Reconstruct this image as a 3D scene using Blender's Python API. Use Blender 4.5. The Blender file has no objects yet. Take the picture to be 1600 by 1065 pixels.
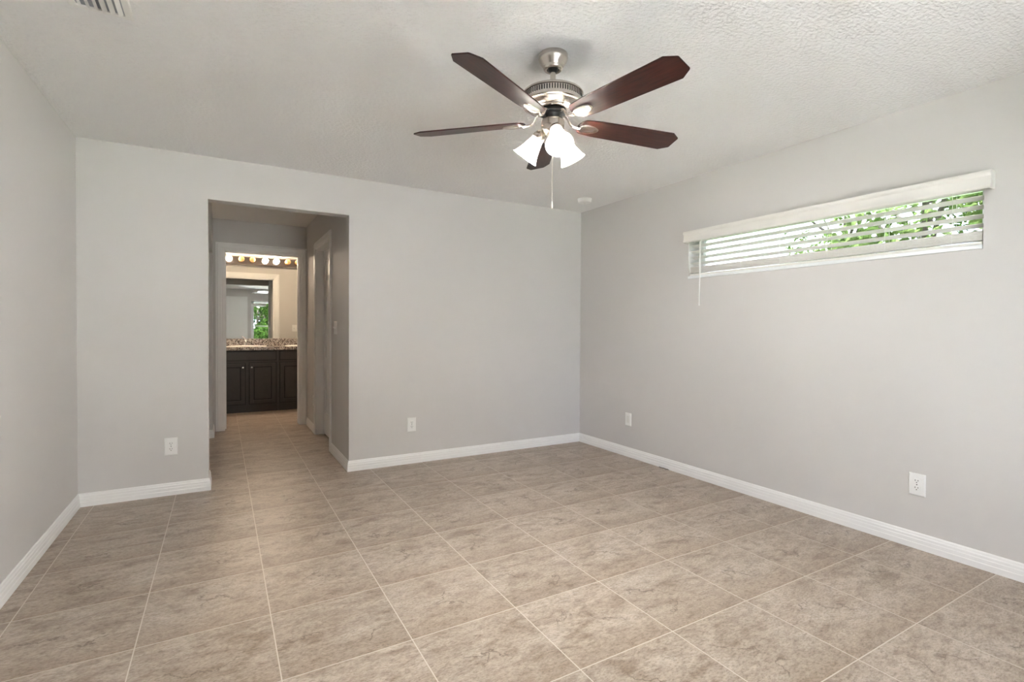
import bpy, bmesh, math, random
from mathutils import Vector, Matrix
random.seed(7)
PI = math.pi
scene = bpy.context.scene
col = scene.collection

# ------------------------------------------------------------------ camera
F_PX, YAW, PITCH, ROLL = 791.3951, 0.5267, -0.0147, 0.0060
CAM = Vector((-3.3193, -4.3403, 1.1957))
cd = bpy.data.cameras.new('camera')
cd.sensor_width = 36.0
cd.lens = F_PX / 1600 * 36.0
cd.shift_x = -6.13 / 1600
cd.shift_y = -6.91 / 1600
cd.clip_start = 0.02
cam = bpy.data.objects.new('camera', cd)
col.objects.link(cam)
fw = Vector((math.sin(YAW) * math.cos(PITCH), math.cos(YAW) * math.cos(PITCH), math.sin(PITCH)))
rt = Vector((math.cos(YAW), -math.sin(YAW), 0))
up = rt.cross(fw)
rt2 = rt * math.cos(ROLL) + up * math.sin(ROLL)
up2 = -rt * math.sin(ROLL) + up * math.cos(ROLL)
M = Matrix((rt2, up2, -fw)).transposed().to_4x4()
M.translation = CAM
cam.matrix_world = M
scene.camera = cam

# ------------------------------------------------------------------ exposure
vs = scene.view_settings
vs.view_transform = 'Standard'
vs.look = 'None'
vs.gamma = 1.0
vs.use_curve_mapping = False
vs.exposure = 4.23
SKY = 0.92          # brightness of the daylight sky
FAN_BULB = 88.0
VANITY_BULB = 12.0

cy = scene.cycles
cy.max_bounces = 14
cy.diffuse_bounces = 8
cy.glossy_bounces = 6
cy.transmission_bounces = 8
cy.transparent_max_bounces = 24
cy.sample_clamp_indirect = 8.0
cy.caustics_reflective = False
cy.caustics_refractive = False
cy.use_denoising = True

# ------------------------------------------------------------------ sky
w = bpy.data.worlds.new('sky')
scene.world = w
w.use_nodes = True
nt = w.node_tree
nt.nodes.clear()
out = nt.nodes.new('ShaderNodeOutputWorld')
bg = nt.nodes.new('ShaderNodeBackground')
tc = nt.nodes.new('ShaderNodeTexCoord')
sep = nt.nodes.new('ShaderNodeSeparateXYZ')
noise = nt.nodes.new('ShaderNodeTexNoise')
noise.inputs['Scale'].default_value = 2.6
noise.inputs['Detail'].default_value = 4
ramp = nt.nodes.new('ShaderNodeValToRGB')
ramp.color_ramp.elements[0].position = 0.0
ramp.color_ramp.elements[0].color = (0.62, 0.74, 1.0, 1)
ramp.color_ramp.elements[1].position = 0.55
ramp.color_ramp.elements[1].color = (0.90, 0.95, 1.0, 1)
nr = nt.nodes.new('ShaderNodeValToRGB')
nr.color_ramp.elements[0].position = 0.42
nr.color_ramp.elements[1].position = 0.6
mx = nt.nodes.new('ShaderNodeMix')
mx.data_type = 'RGBA'
nt.links.new(tc.outputs['Generated'], sep.inputs[0])
nt.links.new(sep.outputs['Z'], ramp.inputs[0])
nt.links.new(tc.outputs['Generated'], noise.inputs['Vector'])
nt.links.new(noise.outputs['Fac'], nr.inputs[0])
nt.links.new(nr.outputs['Color'], mx.inputs['Factor'])
nt.links.new(ramp.outputs['Color'], mx.inputs['A'])
mx.inputs['B'].default_value = (1.0, 1.0, 1.0, 1)
nt.links.new(mx.outputs['Result'], bg.inputs['Color'])
bg.inputs['Strength'].default_value = SKY
nt.links.new(bg.outputs[0], out.inputs[0])


sun_l = bpy.data.lights.new('sun', 'SUN')
SUN = 8.2
sun_l.energy = SUN
sun_l.angle = math.radians(0.6)
sun_l.color = (0.95, 0.97, 1.0)
sun = bpy.data.objects.new('sun', sun_l)
col.objects.link(sun)
sun.rotation_euler = Vector((0.0, -0.26, -0.965)).to_track_quat('-Z', 'Y').to_euler()


def portal(name, loc, direction, sx, sy):
    """Sampling portal filling a window opening: it adds no light of its own."""
    l = bpy.data.lights.new(name, 'AREA')
    l.shape = 'RECTANGLE'
    l.size, l.size_y = sx, sy
    l.cycles.is_portal = True
    o = bpy.data.objects.new(name, l)
    col.objects.link(o)
    o.location = loc
    o.rotation_euler = Vector(direction).to_track_quat('-Z', 'Z').to_euler()
    return o


# ------------------------------------------------------------------ helpers
class MB:
    """Collects simple shapes into one mesh."""

    def __init__(self):
        self.v, self.f, self.mi = [], [], []

    def add(self, verts, faces, mi=0):
        n = len(self.v)
        self.v += [tuple(p) for p in verts]
        self.f += [tuple(i + n for i in f) for f in faces]
        self.mi += [mi] * len(faces)
        return self

    def box(self, a, b, mi=0):
        x0, y0, z0 = [min(p, q) for p, q in zip(a, b)]
        x1, y1, z1 = [max(p, q) for p, q in zip(a, b)]
        vs_ = [(x0, y0, z0), (x1, y0, z0), (x1, y1, z0), (x0, y1, z0),
               (x0, y0, z1), (x1, y0, z1), (x1, y1, z1), (x0, y1, z1)]
        fs = [(0, 3, 2, 1), (4, 5, 6, 7), (0, 1, 5, 4), (1, 2, 6, 5), (2, 3, 7, 6), (3, 0, 4, 7)]
        return self.add(vs_, fs, mi)

    def lathe(self, prof, n=32, centre=(0, 0, 0), axis=(0, 0, 1), mi=0, caps=False):
        """prof: list of (r, h) along axis."""
        q = Vector((0, 0, 1)).rotation_difference(Vector(axis).normalized())
        c = Vector(centre)
        verts, faces = [], []
        for r, h in prof:
            for k in range(n):
                a = 2 * PI * k / n
                verts.append(c + q @ Vector((r * math.cos(a), r * math.sin(a), h)))
        for i in range(len(prof) - 1):
            for k in range(n):
                k2 = (k + 1) % n
                faces.append((i * n + k, i * n + k2, (i + 1) * n + k2, (i + 1) * n + k))
        if caps:
            faces.append(tuple(range(n - 1, -1, -1)))
            faces.append(tuple((len(prof) - 1) * n + k for k in range(n)))
        return self.add(verts, faces, mi)

    def sphere(self, c, r, n=20, m=12, mi=0, scale=(1, 1, 1)):
        prof = [(max(1e-4, r * math.sin(PI * i / m)), -r * math.cos(PI * i / m)) for i in range(m + 1)]
        verts, faces = [], []
        for rr, h in prof:
            for k in range(n):
                a = 2 * PI * k / n
                verts.append((c[0] + rr * math.cos(a) * scale[0], c[1] + rr * math.sin(a) * scale[1], c[2] + h * scale[2]))
        for i in range(m):
            for k in range(n):
                k2 = (k + 1) % n
                faces.append((i * n + k, i * n + k2, (i + 1) * n + k2, (i + 1) * n + k))
        return self.add(verts, faces, mi)

    def tube(self, pts, r, n=10, mi=0, flat=1.0):
        """Round bar along a path; r may be a list."""
        pts = [Vector(p) for p in pts]
        rs = r if isinstance(r, (list, tuple)) else [r] * len(pts)
        verts, faces = [], []
        ref = Vector((0, 0, 1))
        for i, p in enumerate(pts):
            t = (pts[min(i + 1, len(pts) - 1)] - pts[max(i - 1, 0)]).normalized()
            if abs(t.dot(ref)) > 0.98:
                s = t.cross(Vector((1, 0, 0))).normalized()
            else:
                s = t.cross(ref).normalized()
            b = s.cross(t).normalized()
            for k in range(n):
                a = 2 * PI * k / n
                verts.append(p + s * (rs[i] * math.cos(a)) + b * (rs[i] * flat * math.sin(a)))
        for i in range(len(pts) - 1):
            for k in range(n):
                k2 = (k + 1) % n
                faces.append((i * n + k, i * n + k2, (i + 1) * n + k2, (i + 1) * n + k))
        faces.append(tuple(range(n - 1, -1, -1)))
        faces.append(tuple((len(pts) - 1) * n + k for k in range(n)))
        return self.add(verts, faces, mi)

    def prism(self, poly, a, b, mapping, mi=0):
        """Polygon (list of 2-tuples) swept from a to b; mapping(u, v, t) -> xyz."""
        n = len(poly)
        verts = [mapping(u, v, a) for u, v in poly] + [mapping(u, v, b) for u, v in poly]
        faces = [tuple(range(n - 1, -1, -1)), tuple(range(n, 2 * n))]
        for i in range(n):
            j = (i + 1) % n
            faces.append((i, j, n + j, n + i))
        return self.add(verts, faces, mi)

    def build(self, name, mats, parent=None, smooth=False, bevel=0.0, angle=35):
        me = bpy.data.meshes.new(name)
        me.from_pydata(self.v, [], self.f)
        if not isinstance(mats, (list, tuple)):
            mats = [mats]
        for m in mats:
            me.materials.append(m)
        for p, i in zip(me.polygons, self.mi):
            p.material_index = i
        bm = bmesh.new()
        bm.from_mesh(me)
        bmesh.ops.recalc_face_normals(bm, faces=bm.faces)
        bm.to_mesh(me)
        bm.free()
        if smooth:
            for p in me.polygons:
                p.use_smooth = True
            me.set_sharp_from_angle(angle=math.radians(angle))
        o = bpy.data.objects.new(name, me)
        col.objects.link(o)
        if parent is not None:
            o.parent = parent
        if bevel:
            b = o.modifiers.new('bevel', 'BEVEL')
            b.width = bevel
            b.segments = 2
            b.limit_method = 'ANGLE'
            b.angle_limit = math.radians(40)
        return o


def tag(o, label, cat, group=None, kind=None):
    o['label'] = label
    o['category'] = cat
    if group:
        o['group'] = group
    if kind:
        o['kind'] = kind
    return o


def structure(o, label, cat):
    return tag(o, label, cat, kind='structure')


def empty(name, loc, rotz=0.0):
    o = bpy.data.objects.new(name, None)
    o.empty_display_size = 0.1
    col.objects.link(o)
    o.location = loc
    o.rotation_euler = (0, 0, rotz)
    return o


def copy_tree(o, parent=None):
    c = o.copy()
    col.objects.link(c)
    if parent is not None:
        c.parent = parent
    for ch in list(o.children):
        copy_tree(ch, c)
    return c


# ------------------------------------------------------------------ materials
def new_mat(name):
    m = bpy.data.materials.new(name)
    m.use_nodes = True
    n = m.node_tree
    return m, n, n.nodes['Principled BSDF']


def plain(name, rgb, rough=0.5, metal=0.0, spec=0.5, bump=None, var=0.0, varscale=6.0):
    m, n, p = new_mat(name)
    p.inputs['Base Color'].default_value = (*rgb, 1)
    p.inputs['Roughness'].default_value = rough
    p.inputs['Metallic'].default_value = metal
    p.inputs['Specular IOR Level'].default_value = spec
    tcn = n.nodes.new('ShaderNodeTexCoord')
    if var:
        t = n.nodes.new('ShaderNodeTexNoise')
        t.inputs['Scale'].default_value = varscale
        t.inputs['Detail'].default_value = 4
        r = n.nodes.new('ShaderNodeMapRange')
        r.inputs['To Min'].default_value = 1 - var
        r.inputs['To Max'].default_value = 1 + var
        x = n.nodes.new('ShaderNodeVectorMath')
        x.operation = 'SCALE'
        x.inputs[0].default_value = rgb
        n.links.new(tcn.outputs['Object'], t.inputs['Vector'])
        n.links.new(t.outputs['Fac'], r.inputs['Value'])
        n.links.new(r.outputs['Result'], x.inputs['Scale'])
        n.links.new(x.outputs['Vector'], p.inputs['Base Color'])
    if bump:
        scale, strength, dist, mapping = bump
        t = n.nodes.new('ShaderNodeTexNoise')
        t.inputs['Scale'].default_value = scale
        t.inputs['Detail'].default_value = 3
        mp = n.nodes.new('ShaderNodeMapping')
        mp.inputs['Scale'].default_value = mapping
        b = n.nodes.new('ShaderNodeBump')
        b.inputs['Strength'].default_value = strength
        b.inputs['Distance'].default_value = dist
        n.links.new(tcn.outputs['Object'], mp.inputs['Vector'])
        n.links.new(mp.outputs['Vector'], t.inputs['Vector'])
        n.links.new(t.outputs['Fac'], b.inputs['Height'])
        n.links.new(b.outputs['Normal'], p.inputs['Normal'])
    return m


def emissive(name, rgb, strength):
    m, n, p = new_mat(name)
    p.inputs['Base Color'].default_value = (*rgb, 1)
    p.inputs['Emission Color'].default_value = (*rgb, 1)
    p.inputs['Emission Strength'].default_value = strength
    return m


def tile_material():
    m, n, p = new_mat('floor_tile')
    N, L = n.nodes, n.links
    PITCHT, OX, OY, G = 0.4572, -4.0588, -0.6468, 0.0043

    def math_(op, a, b=None, c=None):
        q = N.new('ShaderNodeMath')
        q.operation = op
        for i, s in enumerate((a, b, c)):
            if s is None:
                continue
            if isinstance(s, (int, float)):
                q.inputs[i].default_value = s
            else:
                L.new(s, q.inputs[i])
        return q.outputs[0]

    def noise_(vec, scale, detail=4, rough=0.55, dist=0.0):
        q = N.new('ShaderNodeTexNoise')
        q.inputs['Scale'].default_value = scale
        q.inputs['Detail'].default_value = detail
        q.inputs['Roughness'].default_value = rough
        q.inputs['Distortion'].default_value = dist
        L.new(vec, q.inputs['Vector'])
        return q.outputs['Fac']

    def ramp_(fac, stops):
        q = N.new('ShaderNodeValToRGB')
        e = q.color_ramp.elements
        e[0].position, e[0].color = stops[0][0], (*stops[0][1], 1)
        e[1].position, e[1].color = stops[-1][0], (*stops[-1][1], 1)
        for pos, c in stops[1:-1]:
            k = e.new(pos)
            k.color = (*c, 1)
        L.new(fac, q.inputs[0])
        return q.outputs['Color']

    def mix_(fac, a, b, mode='MIX'):
        q = N.new('ShaderNodeMix')
        q.data_type = 'RGBA'
        q.blend_type = mode
        for s, k in ((fac, 'Factor'), (a, 'A'), (b, 'B')):
            if isinstance(s, (int, float)):
                q.inputs[k].default_value = s
            elif isinstance(s, tuple):
                q.inputs[k].default_value = (*s, 1)
            else:
                L.new(s, q.inputs[k])
        return q.outputs['Result']

    tcn = N.new('ShaderNodeTexCoord')
    sp = N.new('ShaderNodeSeparateXYZ')
    L.new(tcn.outputs['Object'], sp.inputs[0])
    u = math_('DIVIDE', math_('SUBTRACT', sp.outputs['X'], OX), PITCHT)
    v = math_('DIVIDE', math_('SUBTRACT', sp.outputs['Y'], OY), PITCHT)
    iu, iv = math_('FLOOR', u), math_('FLOOR', v)
    fu, fv = math_('SUBTRACT', u, iu), math_('SUBTRACT', v, iv)
    du = math_('SUBTRACT', 0.5, math_('ABSOLUTE', math_('SUBTRACT', fu, 0.5)))
    dv = math_('SUBTRACT', 0.5, math_('ABSOLUTE', math_('SUBTRACT', fv, 0.5)))
    dmin = math_('MINIMUM', du, dv)
    grout = math_('LESS_THAN', dmin, G / 2 / PITCHT)
    # a different cut of the stone print on every tile
    cid = N.new('ShaderNodeCombineXYZ')
    L.new(iu, cid.inputs[0])
    L.new(iv, cid.inputs[1])
    wn = N.new('ShaderNodeTexWhiteNoise')
    wn.noise_dimensions = '3D'
    L.new(cid.outputs[0], wn.inputs['Vector'])
    off = N.new('ShaderNodeVectorMath')
    off.operation = 'MULTIPLY_ADD'
    L.new(wn.outputs['Color'], off.inputs[0])
    off.inputs[1].default_value = (3.1, 2.7, 9.0)
    L.new(tcn.outputs['Object'], off.inputs[2])
    rot = N.new('ShaderNodeMapping')
    rot.inputs['Rotation'].default_value = (0, 0, math.radians(-14))
    rot.inputs['Scale'].default_value = (1.0, 2.1, 1.0)
    L.new(off.outputs[0], rot.inputs['Vector'])
    vec = rot.outputs['Vector']
    big = noise_(vec, 5.0, 5, 0.62, 0.6)
    mid = noise_(vec, 17.0, 5, 0.65, 0.4)
    fine = noise_(vec, 70.0, 3, 0.75)
    base = ramp_(big, [(0.30, (0.265, 0.202, 0.152)), (0.46, (0.385, 0.315, 0.255)), (0.60, (0.440, 0.372, 0.310)), (0.75, (0.49, 0.432, 0.375))])
    midc = ramp_(mid, [(0.30, (0.60, 0.55, 0.49)), (0.50, (1.0, 1.0, 1.0)), (0.72, (1.16, 1.17, 1.18))])
    c1 = mix_(0.75, base, midc, 'MULTIPLY')
    finec = ramp_(fine, [(0.30, (0.58, 0.54, 0.49)), (0.50, (1, 1, 1)), (0.70, (1.22, 1.22, 1.22))])
    c2 = mix_(0.95, c1, finec, 'MULTIPLY')
    # printed hairline cracks: two short wandering lines per tile, placed by the tile's own random numbers
    sepw = N.new('ShaderNodeSeparateColor')
    L.new(wn.outputs['Color'], sepw.inputs[0])
    r1, r2, r3 = sepw.outputs[0], sepw.outputs[1], sepw.outputs[2]
    wob = noise_(off.outputs[0], 13.0, 4, 0.6)
    wobble = math_('MULTIPLY', math_('SUBTRACT', wob, 0.5), 0.42)
    wide = noise_(off.outputs[0], 60.0, 2, 0.5)

    def crack(ra, rb, rc, a0, a1, length):
        ang = math_('MULTIPLY_ADD', rc, a1 - a0, a0)
        ca, sa = math_('COSINE', ang), math_('SINE', ang)
        pu = math_('SUBTRACT', fu, math_('MULTIPLY_ADD', ra, 0.5, 0.25))
        pv = math_('SUBTRACT', fv, math_('MULTIPLY_ADD', rb, 0.5, 0.25))
        t_ = math_('ADD', math_('MULTIPLY', pu, ca), math_('MULTIPLY', pv, sa))
        s_ = math_('ADD', math_('SUBTRACT', math_('MULTIPLY', pv, ca), math_('MULTIPLY', pu, sa)), wobble)
        lw_ = math_('SUBTRACT', 1.0, math_('MINIMUM', math_('DIVIDE', math_('ABSOLUTE', s_), math_('MULTIPLY_ADD', wide, 0.030, 0.002)), 1.0))
        ln = math_('SUBTRACT', 1.0, math_('MINIMUM', math_('DIVIDE', math_('ABSOLUTE', t_), length), 1.0))
        ln = math_('MINIMUM', math_('MULTIPLY', ln, 3.0), 1.0)
        return math_('MULTIPLY', lw_, ln)
    k1 = crack(r1, r2, r3, -0.9, -0.1, 0.22)
    k2 = crack(r3, r1, r2, 0.2, 1.1, 0.14)
    vein = math_('MULTIPLY', math_('MAXIMUM', k1, k2), 0.8)
    # browner streaky band along one printed edge
    eb = math_('MAXIMUM', math_('SUBTRACT', 1.0, math_('DIVIDE', fv, 0.34)), 0.0)
    eb = math_('MULTIPLY', eb, math_('MINIMUM', math_('MAXIMUM', math_('MULTIPLY', math_('SUBTRACT', big, 0.36), 4.5), 0.0), 1.0))
    c2 = mix_(math_('MULTIPLY', eb, 0.75), c2, mix_(1.0, c2, (0.66, 0.57, 0.48), 'MULTIPLY'))
    c3 = mix_(vein, c2, (0.13, 0.095, 0.068))
    tilebright = N.new('ShaderNodeMapRange')
    tilebright.inputs['To Min'].default_value = 0.97
    tilebright.inputs['To Max'].default_value = 1.03
    L.new(wn.outputs['Value'], tilebright.inputs['Value'])
    sc_ = N.new('ShaderNodeVectorMath')
    sc_.operation = 'SCALE'
    L.new(c3, sc_.inputs[0])
    L.new(tilebright.outputs[0], sc_.inputs['Scale'])
    final = mix_(grout, sc_.outputs[0], (0.62, 0.565, 0.50))
    L.new(final, p.inputs['Base Color'])
    rr = N.new('ShaderNodeMapRange')
    rr.inputs['To Min'].default_value = 0.30
    rr.inputs['To Max'].default_value = 0.46
    L.new(mid, rr.inputs['Value'])
    rough = math_('MAXIMUM', rr.outputs[0], math_('MULTIPLY', grout, 0.8))
    L.new(rough, p.inputs['Roughness'])
    p.inputs['Specular IOR Level'].default_value = 0.45
    b = N.new('ShaderNodeBump')
    b.inputs['Strength'].default_value = 0.35
    b.inputs['Distance'].default_value = 0.002
    hgt = math_('SUBTRACT', math_('MULTIPLY', mid, 0.35), grout)
    L.new(hgt, b.inputs['Height'])
    L.new(b.outputs[0], p.inputs['Normal'])
    return m


def granite_material():
    m, n, p = new_mat('granite')
    N, L = n.nodes, n.links
    tcn = N.new('ShaderNodeTexCoord')
    v = N.new('ShaderNodeTexVoronoi')
    v.inputs['Scale'].default_value = 95
    L.new(tcn.outputs['Object'], v.inputs['Vector'])
    r = N.new('ShaderNodeValToRGB')
    e = r.color_ramp.elements
    r.color_ramp.interpolation = 'CONSTANT'
    e[0].position, e[0].color = 0.0, (0.06, 0.05, 0.05, 1)
    e[1].position, e[1].color = 0.16, (0.24, 0.20, 0.18, 1)
    for pos, c in ((0.36, (0.42, 0.38, 0.35, 1)), (0.60, (0.62, 0.59, 0.55, 1)), (0.86, (0.34, 0.27, 0.24, 1))):
        k = e.new(pos)
        k.color = c
    sepc = N.new('ShaderNodeSeparateColor')
    L.new(v.outputs['Color'], sepc.inputs[0])
    L.new(sepc.outputs[0], r.inputs[0])
    L.new(r.outputs[0], p.inputs['Base Color'])
    p.inputs['Roughness'].default_value = 0.2
    return m


def wood_material():
    m, n, p = new_mat('mahogany_veneer')
    N, L = n.nodes, n.links
    tcn = N.new('ShaderNodeTexCoord')
    mp = N.new('ShaderNodeMapping')
    mp.inputs['Scale'].default_value = (3, 40, 40)
    t = N.new('ShaderNodeTexNoise')
    t.inputs['Scale'].default_value = 3.0
    t.inputs['Detail'].default_value = 6
    r = N.new('ShaderNodeValToRGB')
    e = r.color_ramp.elements
    e[0].position, e[0].color = 0.3, (0.014, 0.004, 0.003, 1)
    e[1].position, e[1].color = 0.7, (0.050, 0.012, 0.008, 1)
    L.new(tcn.outputs['Object'], mp.inputs[0])
    L.new(mp.outputs[0], t.inputs['Vector'])
    L.new(t.outputs['Fac'], r.inputs[0])
    L.new(r.outputs[0], p.inputs['Base Color'])
    p.inputs['Roughness'].default_value = 0.38
    p.inputs['Specular IOR Level'].default_value = 0.35
    return m


def glass_material(name, tint=(0.97, 0.985, 0.98)):
    m = bpy.data.materials.new(name)
    m.use_nodes = True
    n = m.node_tree
    n.nodes.clear()
    o = n.nodes.new('ShaderNodeOutputMaterial')
    t = n.nodes.new('ShaderNodeBsdfTransparent')
    t.inputs['Color'].default_value = (*tint, 1)
    g = n.nodes.new('ShaderNodeBsdfGlossy')
    g.inputs['Roughness'].default_value = 0.02
    f = n.nodes.new('ShaderNodeFresnel')
    f.inputs['IOR'].default_value = 1.45
    x = n.nodes.new('ShaderNodeMixShader')
    n.links.new(f.outputs[0], x.inputs[0])
    n.links.new(t.outputs[0], x.inputs[1])
    n.links.new(g.outputs[0], x.inputs[2])
    n.links.new(x.outputs[0], o.inputs[0])
    return m


def frosted_material():
    m = bpy.data.materials.new('frosted_glass')
    m.use_nodes = True
    n = m.node_tree
    n.nodes.clear()
    o = n.nodes.new('ShaderNodeOutputMaterial')
    d = n.nodes.new('ShaderNodeBsdfDiffuse')
    d.inputs['Color'].default_value = (0.86, 0.86, 0.85, 1)
    t = n.nodes.new('ShaderNodeBsdfTranslucent')
    t.inputs['Color'].default_value = (0.9, 0.89, 0.86, 1)
    x = n.nodes.new('ShaderNodeMixShader')
    x.inputs[0].default_value = 0.42
    n.links.new(d.outputs[0], x.inputs[1])
    n.links.new(t.outputs[0], x.inputs[2])
    n.links.new(x.outputs[0], o.inputs[0])
    return m


def leaf_material(name, dark, light):
    m = bpy.data.materials.new(name)
    m.use_nodes = True
    n = m.node_tree
    n.nodes.clear()
    o = n.nodes.new('ShaderNodeOutputMaterial')
    g = n.nodes.new('ShaderNodeNewGeometry')
    r = n.nodes.new('ShaderNodeValToRGB')
    r.color_ramp.elements[0].color = (*dark, 1)
    r.color_ramp.elements[1].color = (*light, 1)
    d = n.nodes.new('ShaderNodeBsdfDiffuse')
    t = n.nodes.new('ShaderNodeBsdfTranslucent')
    x = n.nodes.new('ShaderNodeMixShader')
    x.inputs[0].default_value = 0.4
    n.links.new(g.outputs['Random Per Island'], r.inputs[0])
    n.links.new(r.outputs[0], d.inputs['Color'])
    n.links.new(r.outputs[0], t.inputs['Color'])
    n.links.new(d.outputs[0], x.inputs[1])
    n.links.new(t.outputs[0], x.inputs[2])
    n.links.new(x.outputs[0], o.inputs[0])
    return m


def brushed_nickel():
    m, n, p = new_mat('brushed_nickel')
    p.inputs['Base Color'].default_value = (0.60, 0.555, 0.505, 1)
    p.inputs['Metallic'].default_value = 1.0
    p.inputs['Roughness'].default_value = 0.27
    p.inputs['Anisotropic'].default_value = 0.5
    return m


WALL = plain('wall_paint', (0.660, 0.641, 0.625), 0.62, spec=0.35, bump=(140, 0.05, 0.002, (1, 1, 1)), var=0.012, varscale=1.5)
CEIL = plain('ceiling_paint', (0.83, 0.825, 0.82), 0.9, spec=0.1, bump=(48, 0.9, 0.010, (1, 1.6, 1)))
TRIM = plain('trim_paint', (0.90, 0.895, 0.885), 0.38)
TILE = tile_material()
NICKEL = brushed_nickel()
WOOD = wood_material()
BLACK = plain('black_metal', (0.012, 0.012, 0.012), 0.5)
FROST = frosted_material()
BULB = emissive('lit_bulb', (1.0, 0.985, 0.965), FAN_BULB)
PLASTIC = plain('white_plastic', (0.88, 0.875, 0.86), 0.35)
SLOT = plain('dark_slot', (0.02, 0.02, 0.02), 0.8)
SLATM = plain('blind_vinyl', (0.82, 0.80, 0.76), 0.45)
VINYL = plain('window_vinyl', (0.85, 0.87, 0.86), 0.4)
MARBLE = plain('sill_marble', (0.84, 0.86, 0.87), 0.25, var=0.05)
GLASS = glass_material('window_glass')
TINTED = glass_material('tinted_window_glass', (0.60, 0.62, 0.625))
CAB = plain('espresso_cabinet', (0.040, 0.036, 0.034), 0.40, var=0.2, varscale=20)
GAP_SHADE = plain('black_gap_shade', (0.004, 0.004, 0.004), 0.6)  # black painted in for shade in door grooves and gaps round fronts
GRANITE = granite_material()
PORCELAIN = plain('porcelain', (0.88, 0.87, 0.84), 0.15)
CHROME = plain('chrome', (0.75, 0.75, 0.76), 0.08, metal=1.0)
MIRROR = plain('mirror_silver', (0.76, 0.79, 0.765), 0.0, metal=1.0)
VENTM = plain('vent_enamel', (0.80, 0.79, 0.76), 0.4)
DUCT = plain('duct_liner', (0.34, 0.36, 0.39), 0.6)
BARM = plain('light_bar_chrome', (0.24, 0.215, 0.20), 0.14, metal=1.0)
WHITEBULB = emissive('white_globe', (1.0, 0.80, 0.60), VANITY_BULB)
AMBERBULB = emissive('amber_globe', (0.75, 0.42, 0.16), 0.03)
LEAF = leaf_material('leaf_green', (0.045, 0.080, 0.020), (0.13, 0.17, 0.06))
LEAF2 = leaf_material('hedge_green', (0.006, 0.018, 0.003), (0.022, 0.040, 0.007))
BARK = plain('bark', (0.035, 0.027, 0.020), 0.9, bump=(30, 0.6, 0.02, (1, 1, 0.2)))
GRASS = plain('lawn_grass', (0.07, 0.11, 0.03), 0.95, var=0.35, varscale=3)
CHAIN = plain('chain_brass', (0.75, 0.71, 0.63), 0.35, metal=0.6)

# ------------------------------------------------------------------ room shell
H = 2.44
XL = -4.1433        # left wall
YB = -6.00          # wall behind the camera
T = 0.115           # interior wall thickness
TX = 0.20           # exterior wall thickness
OX0, OX1, OZ = -3.402, -2.402, 2.131      # hall opening
YE = 2.41           # end wall of the hall (bathroom door)
YM = 4.22           # bathroom mirror wall
BX0, BX1 = -3.52, -1.80                   # bathroom side walls


def panel(name, axis, p0, p1, u0, u1, z0, z1, holes=(), mat=WALL):
    """Wall slab with rectangular holes. axis 'x': normal along x, u = y."""
    us = sorted({u0, u1, *[h for q in holes for h in q[:2]]})
    zs = sorted({z0, z1, *[h for q in holes for h in q[2:]]})
    us = [u for u in us if u0 <= u <= u1]
    zs = [z for z in zs if z0 <= z <= z1]

    def solid(i, j):
        if not (0 <= i < len(us) - 1 and 0 <= j < len(zs) - 1):
            return False
        uc, zc = (us[i] + us[i + 1]) / 2, (zs[j] + zs[j + 1]) / 2
        return not any(a < uc < b and c < zc < d for a, b, c, d in holes)

    def P(t, u, z):
        return (t, u, z) if axis == 'x' else (u, t, z)
    mb = MB()
    for i in range(len(us) - 1):
        for j in range(len(zs) - 1):
            if not solid(i, j):
                continue
            a, b, c, d = us[i], us[i + 1], zs[j], zs[j + 1]
            for t in (p0, p1):
                mb.add([P(t, a, c), P(t, b, c), P(t, b, d), P(t, a, d)], [(0, 1, 2, 3)])
            for (di, dj, e) in ((-1, 0, ((a, c), (a, d))), (1, 0, ((b, c), (b, d))), (0, -1, ((a, c), (b, c))), (0, 1, ((a, d), (b, d)))):
                if not solid(i + di, j + dj):
                    (ua, za), (ub, zb) = e
                    mb.add([P(p0, ua, za), P(p0, ub, zb), P(p1, ub, zb), P(p1, ua, za)], [(0, 1, 2, 3)])
    o = mb.build(name, mat)
    bm = bmesh.new()
    bm.from_mesh(o.data)
    bmesh.ops.remove_doubles(bm, verts=bm.verts, dist=1e-5)
    bmesh.ops.recalc_face_normals(bm, faces=bm.faces)
    bm.to_mesh(o.data)
    bm.free()
    return o


WY0, WY1, WZ0, WZ1 = -3.310, -1.447, 1.615, 1.985       # high window
BWX0, BWX1, BWZ0, BWZ1 = -2.48, -1.40, 0.06, 2.06       # window behind the camera
structure(MB().box((XL - 0.3, YB - 0.2, -0.12), (0.22, YM + 0.2, 0.0)).build('floor', TILE), 'beige stone look tile floor with pale grout', 'floor')
structure(MB().box((XL - 0.2, YB - 0.2, H), (TX, T - 0.001, H + 0.12)).build('ceiling', CEIL), 'textured off white bedroom ceiling', 'ceiling')
structure(MB().box((XL - 0.2, T, H), (TX, YM + 0.2, H + 0.12)).build('ceiling', plain('hall_ceiling_paint', (0.82, 0.79, 0.75), 0.9)), 'ceiling over the hall and bathroom', 'ceiling')
structure(panel('wall_back', 'y', 0.0, T, XL, 0.0, 0, H, [(OX0, OX1, 0, OZ)]), 'greige wall with the hall opening', 'wall')
structure(panel('wall_right', 'x', 0.0, TX, YB, YM + T, 0, H, [(WY0, WY1, WZ0, WZ1)]), 'greige wall with the high window', 'wall')
structure(panel('wall_left', 'x', XL - TX, XL, YB, T, 0, H), 'plain greige wall at the left', 'wall')
structure(panel('wall_front', 'y', YB - 0.2, YB, XL - TX, TX, 0, H, [(BWX0, BWX1, BWZ0, BWZ1)]), 'greige wall behind the camera with a wide window', 'wall')
HD = (0.835, 1.69, 0, 2.075)
structure(panel('wall_hall_right', 'x', OX1, OX1 + T, T, YE, 0, H, [HD]), 'hall wall with a white door in it', 'wall')
CL = (0.24, 2.03, 0, 2.0)
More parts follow.
